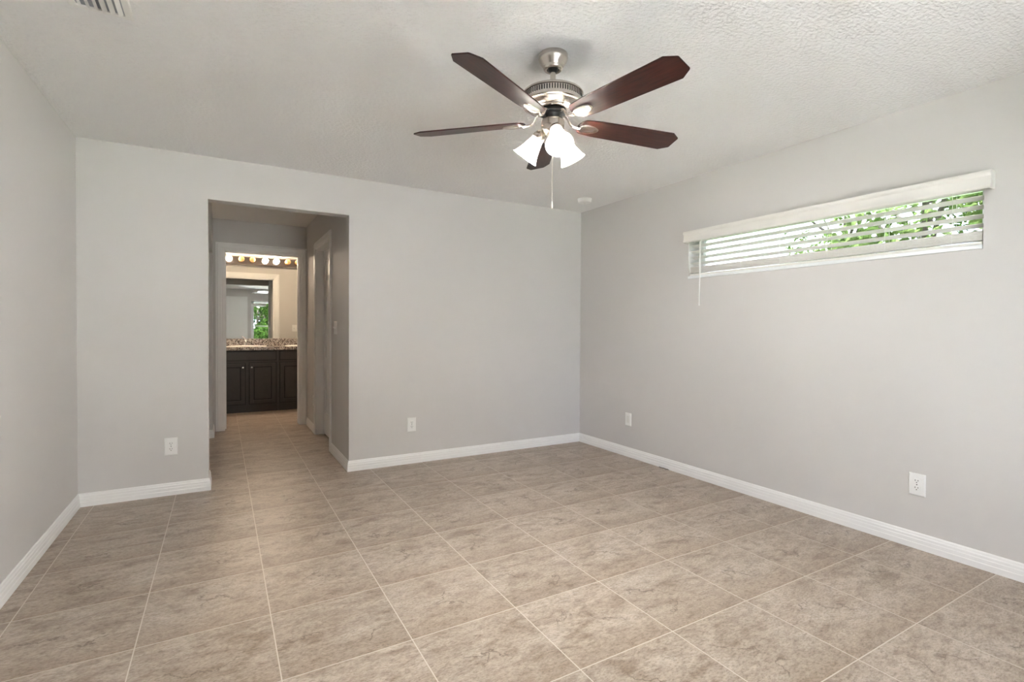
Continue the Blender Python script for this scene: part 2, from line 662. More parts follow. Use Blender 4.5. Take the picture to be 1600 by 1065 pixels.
structure(panel('wall_hall_left', 'x', OX0 - T, OX0, T, YE, 0, H, [CL]), 'hall wall with a closet opening', 'wall')
BD = (-3.302, -2.472, 0, 2.098)
structure(panel('wall_hall_end', 'y', YE, YE + T, OX0 - 0.9, BX1 + T, 0, H, [BD]), 'hall end wall with the bathroom doorway', 'wall')
structure(panel('wall_bath_back', 'y', YM, YM + T, BX0 - T, 0.0, 0, H), 'bathroom wall behind the vanity mirror', 'wall')
structure(panel('wall_bath_left', 'x', BX0 - T, BX0, YE + T, YM, 0, H), 'bathroom side wall left of the vanity', 'wall')
structure(panel('wall_bath_right', 'x', BX1, BX1 + T, YE + T, YM, 0, H), 'bathroom side wall right of the vanity', 'wall')
structure(panel('wall_closet', 'x', OX0 - 0.90, OX0 - 0.80, T, YE, 0, H), 'back wall of the hall closet', 'wall')

# baseboards -------------------------------------------------------
BH = 0.088
BPROF = [(0, 0), (0.0145, 0), (0.0145, 0.030), (0.0125, 0.034), (0.0125, 0.052), (0.0105, 0.056), (0.0105, 0.068), (0.0075, 0.074),
         (0.0065, 0.082), (0.0035, BH), (0, BH)]


def baseboard(name, p, q, normal, miter=(0, 0), mat=TRIM):
    """Moulded baseboard from p to q on the wall; miter +1 shortens an inside corner, -1 lengthens an outside corner."""
    p, q, nn = Vector((*p, 0)), Vector((*q, 0)), Vector((*normal, 0))
    d = (q - p).normalized()
    mb = MB()
    n = len(BPROF)
    va = [p + nn * t + Vector((0, 0, z)) + d * (t * miter[0]) for t, z in BPROF]
    vb = [q + nn * t + Vector((0, 0, z)) - d * (t * miter[1]) for t, z in BPROF]
    fs = [tuple(range(n)), tuple(range(2 * n - 1, n - 1, -1))] + [(i, (i + 1) % n, n + (i + 1) % n, n + i) for i in range(n)]
    mb.add(va + vb, fs)
    return structure(mb.build(name, mat), 'white moulded baseboard', 'baseboard')


baseboard('baseboard_left', (XL, YB), (XL, 0), (1, 0), (0, 1))
baseboard('baseboard_back_left', (XL, 0), (OX0, 0), (0, -1), (1, -1))
baseboard('baseboard_back_right', (OX1, 0), (0, 0), (0, -1), (-1, 1))
baseboard('baseboard_right', (0, 0), (0, YB), (-1, 0), (1, 0))
baseboard('baseboard_hall_right', (OX1, 0.765), (OX1, 0), (-1, 0), (0, -1))
baseboard('baseboard_hall_right_end', (OX1, YE), (OX1, 1.765), (-1, 0), (0, 0))
baseboard('baseboard_hall_left', (OX0, 0), (OX0, CL[0]), (1, 0), (-1, 0))
baseboard('baseboard_hall_left_end', (OX0, CL[1]), (OX0, YE), (1, 0), (-1, 0))
baseboard('baseboard_closet_return', (OX0 - T, CL[1]), (OX0, CL[1]), (0, -1), (0, -1))
baseboard('baseboard_closet', (OX0 - 0.80, T), (OX0 - 0.80, YE), (1, 0))

# casings -----------------------------------------------------------
CPROF = [(0, 0), (0, 0.009), (0.006, 0.012), (0.020, 0.012), (0.026, 0.016), (0.056, 0.018), (0.064, 0.012), (0.074, 0.012), (0.074, 0)]


def casing(name, axis, t, side, u0, u1, ztop, width=0.074):
    """Three-sided moulded door casing. t: wall plane, side: direction it stands out; u0..u1, ztop: opening edges."""
    mb = MB()
    k = width / 0.074

    def P(tt, u, z):
        return (tt, u, z) if axis == 'x' else (u, tt, z)
    n = len(CPROF)
    rings = []
    for (uu, zz, su, sz) in ((u0, 0, -1, 0), (u0, ztop, -1, 1), (u1, ztop, 1, 1), (u1, 0, 1, 0)):
        rings.append([P(t + side * h, uu + su * o_ * k, zz + sz * o_ * k) for o_, h in CPROF])
    verts = [v for r in rings for v in r]
    fs = []
    for r in range(3):
        for i in range(n):
            j = (i + 1) % n
            fs.append((r * n + i, r * n + j, (r + 1) * n + j, (r + 1) * n + i))
    fs += [tuple(range(n)), tuple(3 * n + i for i in range(n - 1, -1, -1))]
    mb.add(verts, fs)
    return mb


def jamb(mb, axis, t0, t1, u0, u1, ztop, th=0.019):
    def P(tt, u, z):
        return (tt, u, z) if axis == 'x' else (u, tt, z)
    mb.box(P(t0, u0, 0), P(t1, u0 + th, ztop))
    mb.box(P(t0, u1 - th, 0), P(t1, u1, ztop))
    mb.box(P(t0, u0, ztop - th), P(t1, u1, ztop))


mb = casing('c', 'y', YE, -1, BD[0] + 0.012, BD[1] - 0.012, BD[3] - 0.012, 0.086)
mb2 = casing('c', 'y', YE + T, 1, BD[0] + 0.012, BD[1] - 0.012, BD[3] - 0.012, 0.086)
mb.add(mb2.v, mb2.f)
jamb(mb, 'y', YE, YE + T, BD[0], BD[1], BD[3])
for sx in (BD[0] + 0.019, BD[1] - 0.031):
    mb.box((sx, YE + 0.045, 0.012), (sx + 0.012, YE + 0.08, BD[3] - 0.019))
mb.box((BD[0] + 0.019, YE + 0.045, BD[3] - 0.031), (BD[1] - 0.019, YE + 0.08, BD[3] - 0.019))
structure(mb.build('trim_1', TRIM), 'white moulded casing round the bathroom doorway', 'door casing')

mb = casing('c', 'x', OX1, -1, HD[0] + 0.006, HD[1] - 0.006, HD[3] - 0.006, 0.074)
jamb(mb, 'x', OX1, OX1 + T, HD[0], HD[1], HD[3])
mb.box((OX1 + 0.068, HD[0] + 0.019, 0), (OX1 + 0.079, HD[0] + 0.030, HD[3] - 0.02))
mb.box((OX1 + 0.068, HD[1] - 0.030, 0), (OX1 + 0.079, HD[1] - 0.019, HD[3] - 0.02))
mb.box((OX1 + 0.068, HD[0] + 0.019, HD[3] - 0.030), (OX1 + 0.079, HD[1] - 0.019, HD[3] - 0.019))
structure(mb.build('trim_2', TRIM), 'white moulded casing round the hall side door', 'door casing')


def panel_door(name, axis, t0, t1, u0, u1, z0, z1, front, parent=None):
    """Six panel door leaf; front: +1 / -1 face that carries the mouldings (both do)."""
    mb = MB()

    def P(t, u, z):
        return (t, u, z) if axis == 'x' else (u, t, z)
    wdt, hgt = u1 - u0, z1 - z0
    st = 0.115
    mu = (u0 + u1) / 2
    cols = [(u0 + st, mu - st / 2 + 0.01), (mu + st / 2 - 0.01, u1 - st)]
    rows = [(z0 + 0.24, z0 + 0.24 + 0.50), (z0 + 0.86, z0 + 0.86 + 0.66), (z1 - 0.33, z1 - 0.115)]
    tin = 0.009
    lo, hi = min(t0, t1), max(t0, t1)
    us = sorted({u0, u1, *[x for c in cols for x in c]})
    zs = sorted({z0, z1, *[x for r in rows for x in r]})
    for i in range(len(us) - 1):
        for j in range(len(zs) - 1):
            rec = (us[i], us[i + 1]) in cols and (zs[j], zs[j + 1]) in rows
            a, b = (lo + tin, hi - tin) if rec else (lo, hi)
            mb.box(P(a, us[i], zs[j]), P(b, us[i + 1], zs[j + 1]))
            if rec:
                m_ = 0.045
                mb.box(P(lo + 0.003, us[i] + m_, zs[j] + m_), P(hi - 0.003, us[i + 1] - m_, zs[j + 1] - m_))
    return mb.build(name, TRIM, parent, bevel=0.0)


d = panel_door('door_1', 'x', OX1 + 0.080, OX1 + T, HD[0] + 0.021, HD[1] - 0.021, 0.016, HD[3] - 0.022, -1)
structure(d, 'white six panel door closed in the right hall wall', 'door')
# door behind the camera, seen in the mirror
d = panel_door('door_2', 'y', YB + 0.012, YB + 0.047, -3.40, -2.605, 0.012, 2.17, 1)
structure(d, 'white six panel door seen in the vanity mirror', 'door')
mb = MB()
mb.box((-3.43, YB, 0), (-3.40, YB + 0.03, 2.18)).box((-2.605, YB, 0), (-2.58, YB + 0.03, 2.18)).box((-3.43, YB, 2.17), (-2.58, YB + 0.03, 2.20))
structure(mb.build('trim_3', TRIM), 'white frame of the door behind the camera', 'door frame')

# ------------------------------------------------------------------ windows
mb = MB()
fy0, fy1, fz0, fz1 = WY0, WY1, WZ0, WZ1
FX0, FX1 = 0.125, 0.185
fwid = 0.045
mb.box((FX0, fy0, fz0), (FX1, fy0 + fwid, fz1)).box((FX0, fy1 - fwid, fz0), (FX1, fy1, fz1))
mb.box((FX0, fy0, fz0), (FX1, fy1, fz0 + fwid)).box((FX0, fy0, fz1 - fwid), (FX1, fy1, fz1))
win = mb.build('window_1', VINYL, bevel=0.003)
structure(win, 'long high window above the right wall', 'window')
MB().box((0.150, fy0 + fwid, fz0 + fwid), (0.155, fy1 - fwid, fz1 - fwid)).build('window_glass', TINTED, win)
MB().box((-0.012, fy0 + 0.001, WZ0), (0.125, fy1 - 0.001, WZ0 + 0.022)).build('window_sill', MARBLE, win, bevel=0.004)
portal('high_window_portal', (0.19, (fy0 + fy1) / 2, (fz0 + fz1) / 2), (-1, 0, 0), fy1 - fy0, fz1 - fz0)

mb = MB()
gl = MB()
y0, y1 = YB - 0.16, YB - 0.09
units = 1
uw = (BWX1 - BWX0) / units
for k in range(units):
    a, b = BWX0 + k * uw, BWX0 + (k + 1) * uw
    mb.box((a, y0, BWZ0), (a + (0.085 if k == 0 else 0.045), y1, BWZ1)).box((b - 0.045, y0, BWZ0), (b, y1, BWZ1))
    mb.box((a, y0, BWZ0), (b, y1, BWZ0 + 0.05)).box((a, y0, BWZ1 - 0.05), (b, y1, BWZ1))
    mb.box((a + 0.045, y0 + 0.01, 1.225), (b - 0.045, y1 - 0.01, 1.268))
    gl.box((a + 0.045, y0 + 0.03, BWZ0 + 0.05), (b - 0.045, y0 + 0.034, BWZ1 - 0.05))
win2 = mb.build('window_2', VINYL)
structure(win2, 'wide window behind the camera seen in the mirror', 'window')
gl.build('window_glass', GLASS, win2)
MB().box((BWX0 + 0.001, YB - 0.09, BWZ0), (BWX1 - 0.001, YB + 0.015, BWZ0 + 0.022)).build('window_sill', MARBLE, win2)
portal('wide_window_portal', ((BWX0 + BWX1) / 2, YB - 0.17, (BWZ0 + BWZ1) / 2), (0, 1, 0), BWX1 - BWX0, BWZ1 - BWZ0)

# blind on the high window ------------------------------------------
blind = empty('window_blind', (0, (WY0 + WY1) / 2, WZ0 + 0.022))
tag(blind, 'white horizontal slat blind with wand on the long high window', 'blind')
BL = Vector(blind.location)


def rel(p):
    return (p[0] - BL.x, p[1] - BL.y, p[2] - BL.z)


def relmb(mb, base):
    mb.v = [(x - base[0], y - base[1], z - base[2]) for x, y, z in mb.v]
    return mb


vprof = [(0, 0), (-0.012, 0), (-0.040, 0.004), (-0.046, 0.010), (-0.046, 0.022), (-0.052, 0.030), (-0.052, 0.062), (-0.058, 0.070), (-0.058, 0.084), (-0.052, 0.090), (0, 0.090)]
mb = MB().prism([(-0.048, 0.000), (-0.054, 0.006), (-0.054, 0.018), (-0.050, 0.024), (-0.050, 0.060), (-0.056, 0.068), (-0.058, 0.078), (-0.056, 0.087), (-0.050, 0.089), (-0.040, 0.089), (-0.040, 0.0)],
                -3.352, -1.436, lambda u, v, t: (u, t, 1.907 + v))
for yy in (-3.352, -1.446):
    mb.box((-0.041, yy, 1.907), (-0.0005, yy + 0.010, 1.995))
relmb(mb, BL).build('valance', SLATM, blind, smooth=True)
relmb(MB().box((0.004, WY0 + 0.008, 1.925), (0.060, WY1 - 0.008, 1.972)), BL).build('headrail', SLATM, blind)


def slat_mesh(yc, z, tilt, xc=0.032, wd=0.050, th=0.003):
    mb = MB()
    n = 6
    poly = []
    for i in range(n + 1):
        s = -wd / 2 + wd * i / n
        poly.append((s, 0.0022 * (1 - (2 * s / wd) ** 2) + th / 2))
    for i in range(n, -1, -1):
        s = -wd / 2 + wd * i / n
        poly.append((s, 0.0022 * (1 - (2 * s / wd) ** 2) - th / 2))
    ca, sa = math.cos(tilt), math.sin(tilt)
    # room-side edge (negative x) is the raised one
    mb.prism(poly, WY0 + 0.006, WY1 - 0.010, lambda u, v, t: (xc + u * ca + v * sa, t, z - u * sa + v * ca))
    return mb


for k in range(5):
    relmb(slat_mesh(0, 1.9260 - 0.0470 * k, math.radians(15)), BL).build('slat', SLATM, blind, smooth=True)
for k in range(13):
    relmb(slat_mesh(0, 1.6625 + 0.0037 * k, math.radians(1.0 if k % 2 else -0.5), th=0.0028), BL).build('slat', SLATM, blind, smooth=True)
relmb(MB().box((0.006, WY0 + 0.006, 1.6372), (0.058, WY1 - 0.010, 1.6535)), BL).build('bottom_rail', SLATM, blind, bevel=0.003)
for yy in (-1.57, -1.926, -2.229, -2.545, -2.868, -3.181):
    mb = MB()
    for xx in (0.006, 0.058):
        mb.tube([(xx, yy, 1.925), (xx, yy, 1.655)], 0.0011, 6)
    relmb(mb, BL).build('ladder_cord', PLASTIC, blind)
mb = MB().tube([(-0.026, -1.584, 1.90), (-0.027, -1.583, 1.62), (-0.028, -1.582, 1.405)], 0.0045, 8)
mb.tube([(-0.028, -1.582, 1.406), (-0.028, -1.582, 1.392)], [0.0065, 0.0055], 8)
mb.tube([(-0.026, -1.584, 1.90), (0.01, -1.584, 1.93)], 0.003, 6)
relmb(mb, BL).build('tilt_wand', PLASTIC, blind, smooth=True)

# raised blind bunched at the top of the back window
bl2 = empty('window_blind', (BWX0 + 0.25, YB - 0.05, 1.90))
tag(bl2, 'raised white blind bunched at the top of the mirrored window', 'blind')
relmb(MB().box((BWX0 + 0.01, YB - 0.075, 1.94), (BWX0 + 0.46, YB - 0.015, 1.995)), bl2.location).build('headrail', SLATM, bl2)
mb = MB()
for k in range(9):
    mb.box((BWX0 + 0.012, YB - 0.072, 1.895 + k * 0.005), (BWX0 + 0.455, YB - 0.018, 1.898 + k * 0.005))
relmb(mb, bl2.location).build('slat_stack', SLATM, bl2)

# ------------------------------------------------------------------ ceiling fan
FX, FY = -2.014, -2.416
fan = empty('ceiling_fan', (FX, FY, H))
tag(fan, 'brushed nickel ceiling fan with five dark mahogany blades and lit lamps', 'ceiling fan')


def zr(z):
    return z - H


MB().lathe([(0.0005, 0), (0.066, 0), (0.0675, -0.004), (0.0675, -0.016), (0.066, -0.022), (0.063, -0.030), (0.047, -0.052), (0.0455, -0.055), (0.0445, -0.060), (0.042, -0.066),
            (0.036, -0.070), (0.028, -0.068), (0.024, -0.058), (0.0005, -0.056)], 48).build('canopy', NICKEL, fan, smooth=True)
MB().sphere((0, 0, -0.062), 0.023, 20, 10).build('hanger_ball', BLACK, fan, smooth=True)
MB().lathe([(0.0128, -0.050), (0.0128, -0.175)], 24, caps=True).build('downrod', NICKEL, fan, smooth=True)
mz = zr(2.210)
mot = MB().lathe([(0.0005, mz + 0.068), (0.022, mz + 0.068), (0.026, mz + 0.066), (0.10, mz + 0.064), (0.126, mz + 0.060), (0.1355, mz + 0.055), (0.1385, mz + 0.050), (0.1375, mz + 0.046),
                  (0.1325, mz + 0.044), (0.1325, mz + 0.019), (0.1375, mz + 0.016), (0.1400, mz + 0.010), (0.1390, mz + 0.002), (0.1340, mz - 0.002), (0.126, mz - 0.003), (0.122, mz - 0.001),
                  (0.118, mz - 0.003), (0.112, mz - 0.010), (0.100, mz - 0.017), (0.090, mz - 0.020), (0.086, mz - 0.019), (0.082, mz - 0.021), (0.070, mz - 0.024), (0.0005, mz - 0.024)], 72)
motor = mot.build('motor_housing', NICKEL, fan, smooth=True)
vb = MB()
for k in range(72):
    a = 2 * PI * k / 72
    c, s = math.cos(a), math.sin(a)
    r0, r1, hw = 0.1318, 0.1334, 0.0024
    for_v = []
    for rr in (r0, r1):
        for (tt, zz) in ((-hw, mz + 0.021), (hw, mz + 0.021), (hw, mz + 0.042), (-hw, mz + 0.042)):
            for_v.append((rr * c - tt * s, rr * s + tt * c, zz))
    vb.add(for_v, [(4, 5, 6, 7), (0, 1, 5, 4), (1, 2, 6, 5), (2, 3, 7, 6), (3, 0, 4, 7)])
vo = vb.build('vent_slots', SLOT, motor)
for k in range(10):
    a = 2 * PI * (k + 0.5) / 10
    MB().sphere((0.078 * math.cos(a), 0.078 * math.sin(a), mz - 0.023), 0.0045, 10, 6, scale=(1, 1, 0.6)).build('housing_screw', CHROME, motor, smooth=True)
MB().lathe([(0.0005, mz - 0.024), (0.060, mz - 0.024), (0.062, mz - 0.027), (0.062, mz - 0.036), (0.058, mz - 0.038), (0.036, mz - 0.038), (0.033, mz - 0.046), (0.033, mz - 0.064), (0.0005, mz - 0.064)], 40).build('flywheel', BLACK, fan, smooth=True)
sz = zr(2.148)
MB().lathe([(0.0005, sz), (0.047, sz), (0.0515, sz - 0.003), (0.0535, sz - 0.008), (0.0535, sz - 0.030), (0.0520, sz - 0.046), (0.0480, sz - 0.054), (0.0440, sz - 0.058), (0.030, sz - 0.066),
            (0.012, sz - 0.070), (0.010, sz - 0.080), (0.004, sz - 0.084), (0.0005, sz - 0.084)], 48).build('switch_housing', NICKEL, fan, smooth=True)

# blades: outline in local (radial, across) with clipped tip corners
PHASE = math.radians(-152.6)
BZ = zr(2.140)
BPITCH = math.radians(13)
R0, R1 = 0.128, 0.672
outline = []
for k in range(9):
    a = PI / 2 + PI * k / 8
    outline.append((R0 + 0.040 + 0.040 * math.cos(a), 0.052 * math.sin(a)))
outline = outline[::1]
outline = [(x, y) for x, y in outline]
outline += [(R0 + 0.10, -0.0585), (R1 - 0.046, -0.0685), (R1 - 0.003, -0.041), (R1, -0.036), (R1, 0.036), (R1 - 0.003, 0.041), (R1 - 0.046, 0.0685), (R0 + 0.10, 0.0585)]


def pitched(x, y, z):
    # leading (clockwise, -y) edge up
    return (x, y * math.cos(BPITCH) + z * math.sin(BPITCH), -y * math.sin(BPITCH) + z * math.cos(BPITCH))


for k in range(5):
    ang = PHASE + k * 2 * PI / 5
    mb = MB().prism(outline, -0.003, 0.003, lambda u, v, t: pitched(u, v, t))
    bl = mb.build('blade', WOOD, fan, bevel=0.0015)
    bl.location = (0, 0, BZ)
    bl.rotation_euler = (0, 0, ang)
    ib = MB()
    # curved arm from the flywheel
    pts = [(0.050, 0, 0.036), (0.066, 0, 0.034), (0.078, 0, 0.022), (0.086, 0, 0.006), (0.098, 0, -0.006), (0.115, 0, -0.010), (0.138, 0, -0.011)]
    ib.tube(pts, [0.010, 0.010, 0.009, 0.0085, 0.0085, 0.0095, 0.013], 12, flat=0.5)
    # oval plate under the blade root with a raised rim
    nseg = 40
    rings = [(1.0, -0.0035), (1.0, -0.008), (0.93, -0.0115), (0.80, -0.0120), (0.70, -0.0100), (0.45, -0.0112), (0.0005, -0.0115)]
    vv, ff = [], []
    for (s_, z_) in rings:
        for q in range(nseg):
            a = 2 * PI * q / nseg
            egg = 1.0 - 0.16 * math.cos(a)
            vv.append(pitched(0.186 + 0.052 * s_ * math.cos(a), 0.0285 * s_ * egg * math.sin(a), z_))
    for i in range(len(rings) - 1):
        for q in range(nseg):
            q2 = (q + 1) % nseg
            ff.append((i * nseg + q, i * nseg + q2, (i + 1) * nseg + q2, (i + 1) * nseg + q))
    ff.append(tuple(range(nseg)))
    ib.add(vv, ff)
    ib.build('blade_iron', NICKEL, bl, smooth=True)['label'] = 'oval brushed nickel blade arm'

# light kit
toward = math.atan2(CAM.y - FY, CAM.x - FX)
for k, off_ in enumerate((13, 133, -107)):
    az = toward + math.radians(off_)         # viewer's right is counter-clockwise from above
    hx, hy = math.cos(az), math.sin(az)
    p_neck = Vector((0.066 * hx, 0.066 * hy, zr(2.078)))
    p_mouth = Vector((0.134 * hx, 0.134 * hy, zr(1.990)))
    ax = (p_mouth - p_neck).normalized()
    lamp = MB()
    lamp.tube([(0.034 * hx, 0.034 * hy, zr(2.104)), (0.046 * hx, 0.046 * hy, zr(2.098)), tuple(p_neck - ax * 0.016)], [0.016, 0.014, 0.012], 14)
    lamp.lathe([(0.0005, -0.026), (0.016, -0.026), (0.024, -0.018), (0.0295, -0.006), (0.0305, 0.006), (0.0285, 0.007), (0.0005, 0.004)], 32, p_neck, ax)
    arm = lamp.build('lamp_socket', NICKEL, fan, smooth=True)
    prof = [(0.0285, 0.004), (0.0300, 0.016), (0.0330, 0.032), (0.0375, 0.050), (0.0425, 0.068), (0.0490, 0.086), (0.0570, 0.102), (0.0625, 0.110)]
    inner = [(r - 0.0028, h + 0.0005) for r, h in reversed(prof)]
    shade = MB().lathe(prof + inner, 40, p_neck, ax).build('lamp_shade', FROST, fan, smooth=True, angle=60)
    MB().lathe([(0.0005, 0.0045), (0.012, 0.006), (0.0135, 0.022), (0.0185, 0.038), (0.0255, 0.052), (0.0265, 0.055), (0.0005, 0.055)], 24, p_neck, ax).build('bulb_base', PLASTIC, arm, smooth=True)
    MB().lathe([(0.0005, 0.0552), (0.0268, 0.0552), (0.029, 0.066), (0.0275, 0.080), (0.021, 0.091), (0.011, 0.097), (0.0005, 0.0985)], 24, p_neck, ax).build('light_bulb', BULB, arm, smooth=True)

# pull chain
cb = MB()
cx, cyy = -0.012 * math.cos(toward + PI / 2), -0.012 * math.sin(toward + PI / 2)
top = zr(2.092)
bot = zr(1.775)
nb = 120
cb.tube([(0, 0, top), (0, 0, bot)], 0.0007, 6)
for i in range(nb):
    cb.sphere((0, 0, top + (bot - top) * i / (nb - 1)), 0.0013, 6, 4)
chain = cb.build('pull_chain', CHAIN, fan)
MB().lathe([(0.0005, bot + 0.004), (0.0022, bot + 0.002), (0.0030, bot - 0.008), (0.0045, bot - 0.018), (0.0040, bot - 0.028), (0.0005, bot - 0.031)], 14).build('chain_pendant', CHAIN, chain, smooth=True)

# ------------------------------------------------------------------ smoke detector and air register
sd = empty('smoke_detector', (-0.318, -0.470, H))
tag(sd, 'small round white smoke detector on the ceiling near the far corner', 'smoke detector')
MB().lathe([(0.0005, 0), (0.068, 0), (0.068, -0.008), (0.064, -0.010)], 40).build('mounting_base', PLASTIC, sd, smooth=True)
MB().lathe([(0.063, -0.009), (0.0635, -0.024), (0.059, -0.034), (0.046, -0.038), (0.020, -0.039), (0.0005, -0.039)], 40).build('cover', PLASTIC, sd, smooth=True)
MB().lathe([(0.0005, -0.0405), (0.009, -0.0405), (0.010, -0.038)], 16).build('test_button', VENTM, sd, smooth=True)

vx0, vx1, vy0, vy1 = -3.826, -3.622, -2.20, -1.762
vent = empty('air_register', ((vx0 + vx1) / 2, (vy0 + vy1) / 2, H))
tag(vent, 'white louvred air vent in the ceiling at the upper left edge', 'air vent')
hw, hd = (vx1 - vx0) / 2, (vy1 - vy0) / 2
mb = MB()
fr = 0.026


def ringface(o1, o2, i1, i2, zo, zi):
    v = [(-o1, -o2, zo), (o1, -o2, zo), (o1, o2, zo), (-o1, o2, zo), (-i1, -i2, zi), (i1, -i2, zi), (i1, i2, zi), (-i1, i2, zi)]
    return v, [(0, 1, 5, 4), (1, 2, 6, 5), (2, 3, 7, 6), (3, 0, 4, 7)]


for args in ((hw, hd, hw, hd, 0, -0.004), (hw, hd, hw - 0.004, hd - 0.004, -0.004, -0.007), (hw - 0.004, hd - 0.004, hw - fr, hd - fr, -0.007, -0.007), (hw - fr, hd - fr, hw - fr, hd - fr, -0.007, 0.0)):
    mb.add(*ringface(*args))
mb.build('frame', VENTM, vent)
MB().box((-hw + fr, -hd + fr, -0.0012), (hw - fr, hd - fr, -0.0004)).build('duct_opening', DUCT, vent)
nl = 6
for k in range(nl):
    x = -hw + fr + (2 * (hw - fr)) * (k + 0.5) / nl
    sg = -1 if k < nl / 2 else 1
    mb = MB()
    mb.prism([(-0.010, -0.0010), (0.010, -0.0010), (0.010, 0.0), (-0.010, 0.0)], -hd + fr, hd - fr,
             lambda u, v, t: (x + u * math.cos(0.75) - 0, t, -0.008 + sg * u * math.sin(0.75) * 0.75 + v))
    mb.build('louvre', VENTM, vent)

# ------------------------------------------------------------------ outlets and switches
def outlet(loc, normal, label, wdt=0.078, hgt=0.122, sockets=True, group='duplex wall outlets'):
    """Built facing -y, turned so that it faces `normal`."""
    rz = math.atan2(normal[1], normal[0]) + PI / 2
    t = empty('wall_outlet', loc, rz)
    tag(t, label, 'outlet', group)
    mb = MB()
    w2, h2 = wdt / 2, hgt / 2
    ins = 0.005
    v = [(-w2, 0, -h2), (w2, 0, -h2), (w2, 0, h2), (-w2, 0, h2), (-w2, -0.003, -h2), (w2, -0.003, -h2), (w2, -0.003, h2), (-w2, -0.003, h2),
         (-w2 + ins, -0.0065, -h2 + ins), (w2 - ins, -0.0065, -h2 + ins), (w2 - ins, -0.0065, h2 - ins), (-w2 + ins, -0.0065, h2 - ins)]
    f = [(0, 1, 5, 4), (1, 2, 6, 5), (2, 3, 7, 6), (3, 0, 4, 7), (4, 5, 9, 8), (5, 6, 10, 9), (6, 7, 11, 10), (7, 4, 8, 11), (8, 9, 10, 11), (3, 2, 1, 0)]
    mb.add(v, f)
    mb.build('cover_plate', PLASTIC, t)
    for s in (1, -1):
        zc = s * 0.0195
        rb = MB()
        poly = []
        for k in range(24):
            a = 2 * PI * k / 24
            poly.append((0.0172 * math.cos(a), max(-0.0135, min(0.0135, 0.0172 * math.sin(a)))))
        rb.prism(poly, -0.0095, -0.006, lambda u, v_, t_: (u, t_, zc + v_))
        r = rb.build('receptacle', PLASTIC, t)
        if sockets:
            sl = MB()
            for xs, hh in ((-0.0065, 0.0042), (0.0065, 0.0034)):
                sl.box((xs - 0.0013, -0.0098, zc + 0.004 - hh), (xs + 0.0013, -0.0090, zc + 0.004 + hh))
            sl.lathe([(0.0005, 0.0003), (0.0027, 0.0003), (0.0027, -0.001)], 10, (0, -0.0095, zc - 0.0075), (0, -1, 0))
            sl.build('socket_slots', SLOT, r)
    MB().lathe([(0.0005, 0.001), (0.0022, 0.001), (0.003, 0)], 10, (0, -0.0065, 0), (0, -1, 0)).build('plate_screw', SLOT if sockets else PLASTIC, t)
    return t


outlet((-3.631, 0, 0.347), (0, -1), 'white duplex outlet low on the wall left of the hall opening')
outlet((-1.861, 0, 0.344), (0, -1), 'white duplex outlet low on the wall right of the hall opening')
outlet((0, -3.050, 0.352), (-1, 0), 'white duplex outlet on the right wall below the high window')
outlet((OX1, 1.860, 0.360), (-1, 0), 'white outlet in the hall between the side door and bathroom doorway')
# blank-looking plate near the far corner
t = empty('wall_plate', (0, -0.754, 0.352), -PI / 2)
tag(t, 'blank white wall plate on the right wall close to the far corner', 'wall plate')
mb = MB()
w2, h2, ins = 0.039, 0.060, 0.005
mb.add([(-w2, 0, -h2), (w2, 0, -h2), (w2, 0, h2), (-w2, 0, h2), (-w2, -0.003, -h2), (w2, -0.003, -h2), (w2, -0.003, h2), (-w2, -0.003, h2),
        (-w2 + ins, -0.0065, -h2 + ins), (w2 - ins, -0.0065, -h2 + ins), (w2 - ins, -0.0065, h2 - ins), (-w2 + ins, -0.0065, h2 - ins)],
       [(0, 1, 5, 4), (1, 2, 6, 5), (2, 3, 7, 6), (3, 0, 4, 7), (4, 5, 9, 8), (5, 6, 10, 9), (6, 7, 11, 10), (7, 4, 8, 11), (8, 9, 10, 11), (3, 2, 1, 0)])
mb.build('cover_plate', PLASTIC, t)
MB().prism([(-0.0165, -0.033), (0.0165, -0.033), (0.0165, 0.033), (-0.0165, 0.033)], -0.0078, -0.006, lambda u, v, t_: (u, t_, v)).build('insert', VENTM, t)


def switch(loc, normal, label, gangs=2):
    rz = math.atan2(normal[1], normal[0]) + PI / 2
    t = empty('light_switch', loc, rz)
    tag(t, label, 'light switch')
    w2 = 0.038 + 0.023 * (gangs - 1)
    h2 = 0.060
    mb = MB()
    ins = 0.005
    v = [(-w2, 0, -h2), (w2, 0, -h2), (w2, 0, h2), (-w2, 0, h2), (-w2, -0.003, -h2), (w2, -0.003, -h2), (w2, -0.003, h2), (-w2, -0.003, h2),
         (-w2 + ins, -0.0065, -h2 + ins), (w2 - ins, -0.0065, -h2 + ins), (w2 - ins, -0.0065, h2 - ins), (-w2 + ins, -0.0065, h2 - ins)]
    f = [(0, 1, 5, 4), (1, 2, 6, 5), (2, 3, 7, 6), (3, 0, 4, 7), (4, 5, 9, 8), (5, 6, 10, 9), (6, 7, 11, 10), (7, 4, 8, 11), (8, 9, 10, 11), (3, 2, 1, 0)]
    mb.add(v, f)
    mb.build('switch_plate', PLASTIC, t)
    for g in range(gangs):
        xc = (g - (gangs - 1) / 2) * 0.046
        tg = MB()
        tg.add([(xc - 0.005, -0.006, -0.012), (xc + 0.005, -0.006, -0.012), (xc + 0.005, -0.006, 0.012), (xc - 0.005, -0.006, 0.012),
                (xc - 0.004, -0.020, 0.004), (xc + 0.004, -0.020, 0.004), (xc + 0.004, -0.018, 0.011), (xc - 0.004, -0.018, 0.011)],
               [(0, 1, 5, 4), (1, 2, 6, 5), (2, 3, 7, 6), (3, 0, 4, 7), (4, 5, 6, 7), (3, 2, 1, 0)])
        tg.build('toggle', PLASTIC, t)
    return t


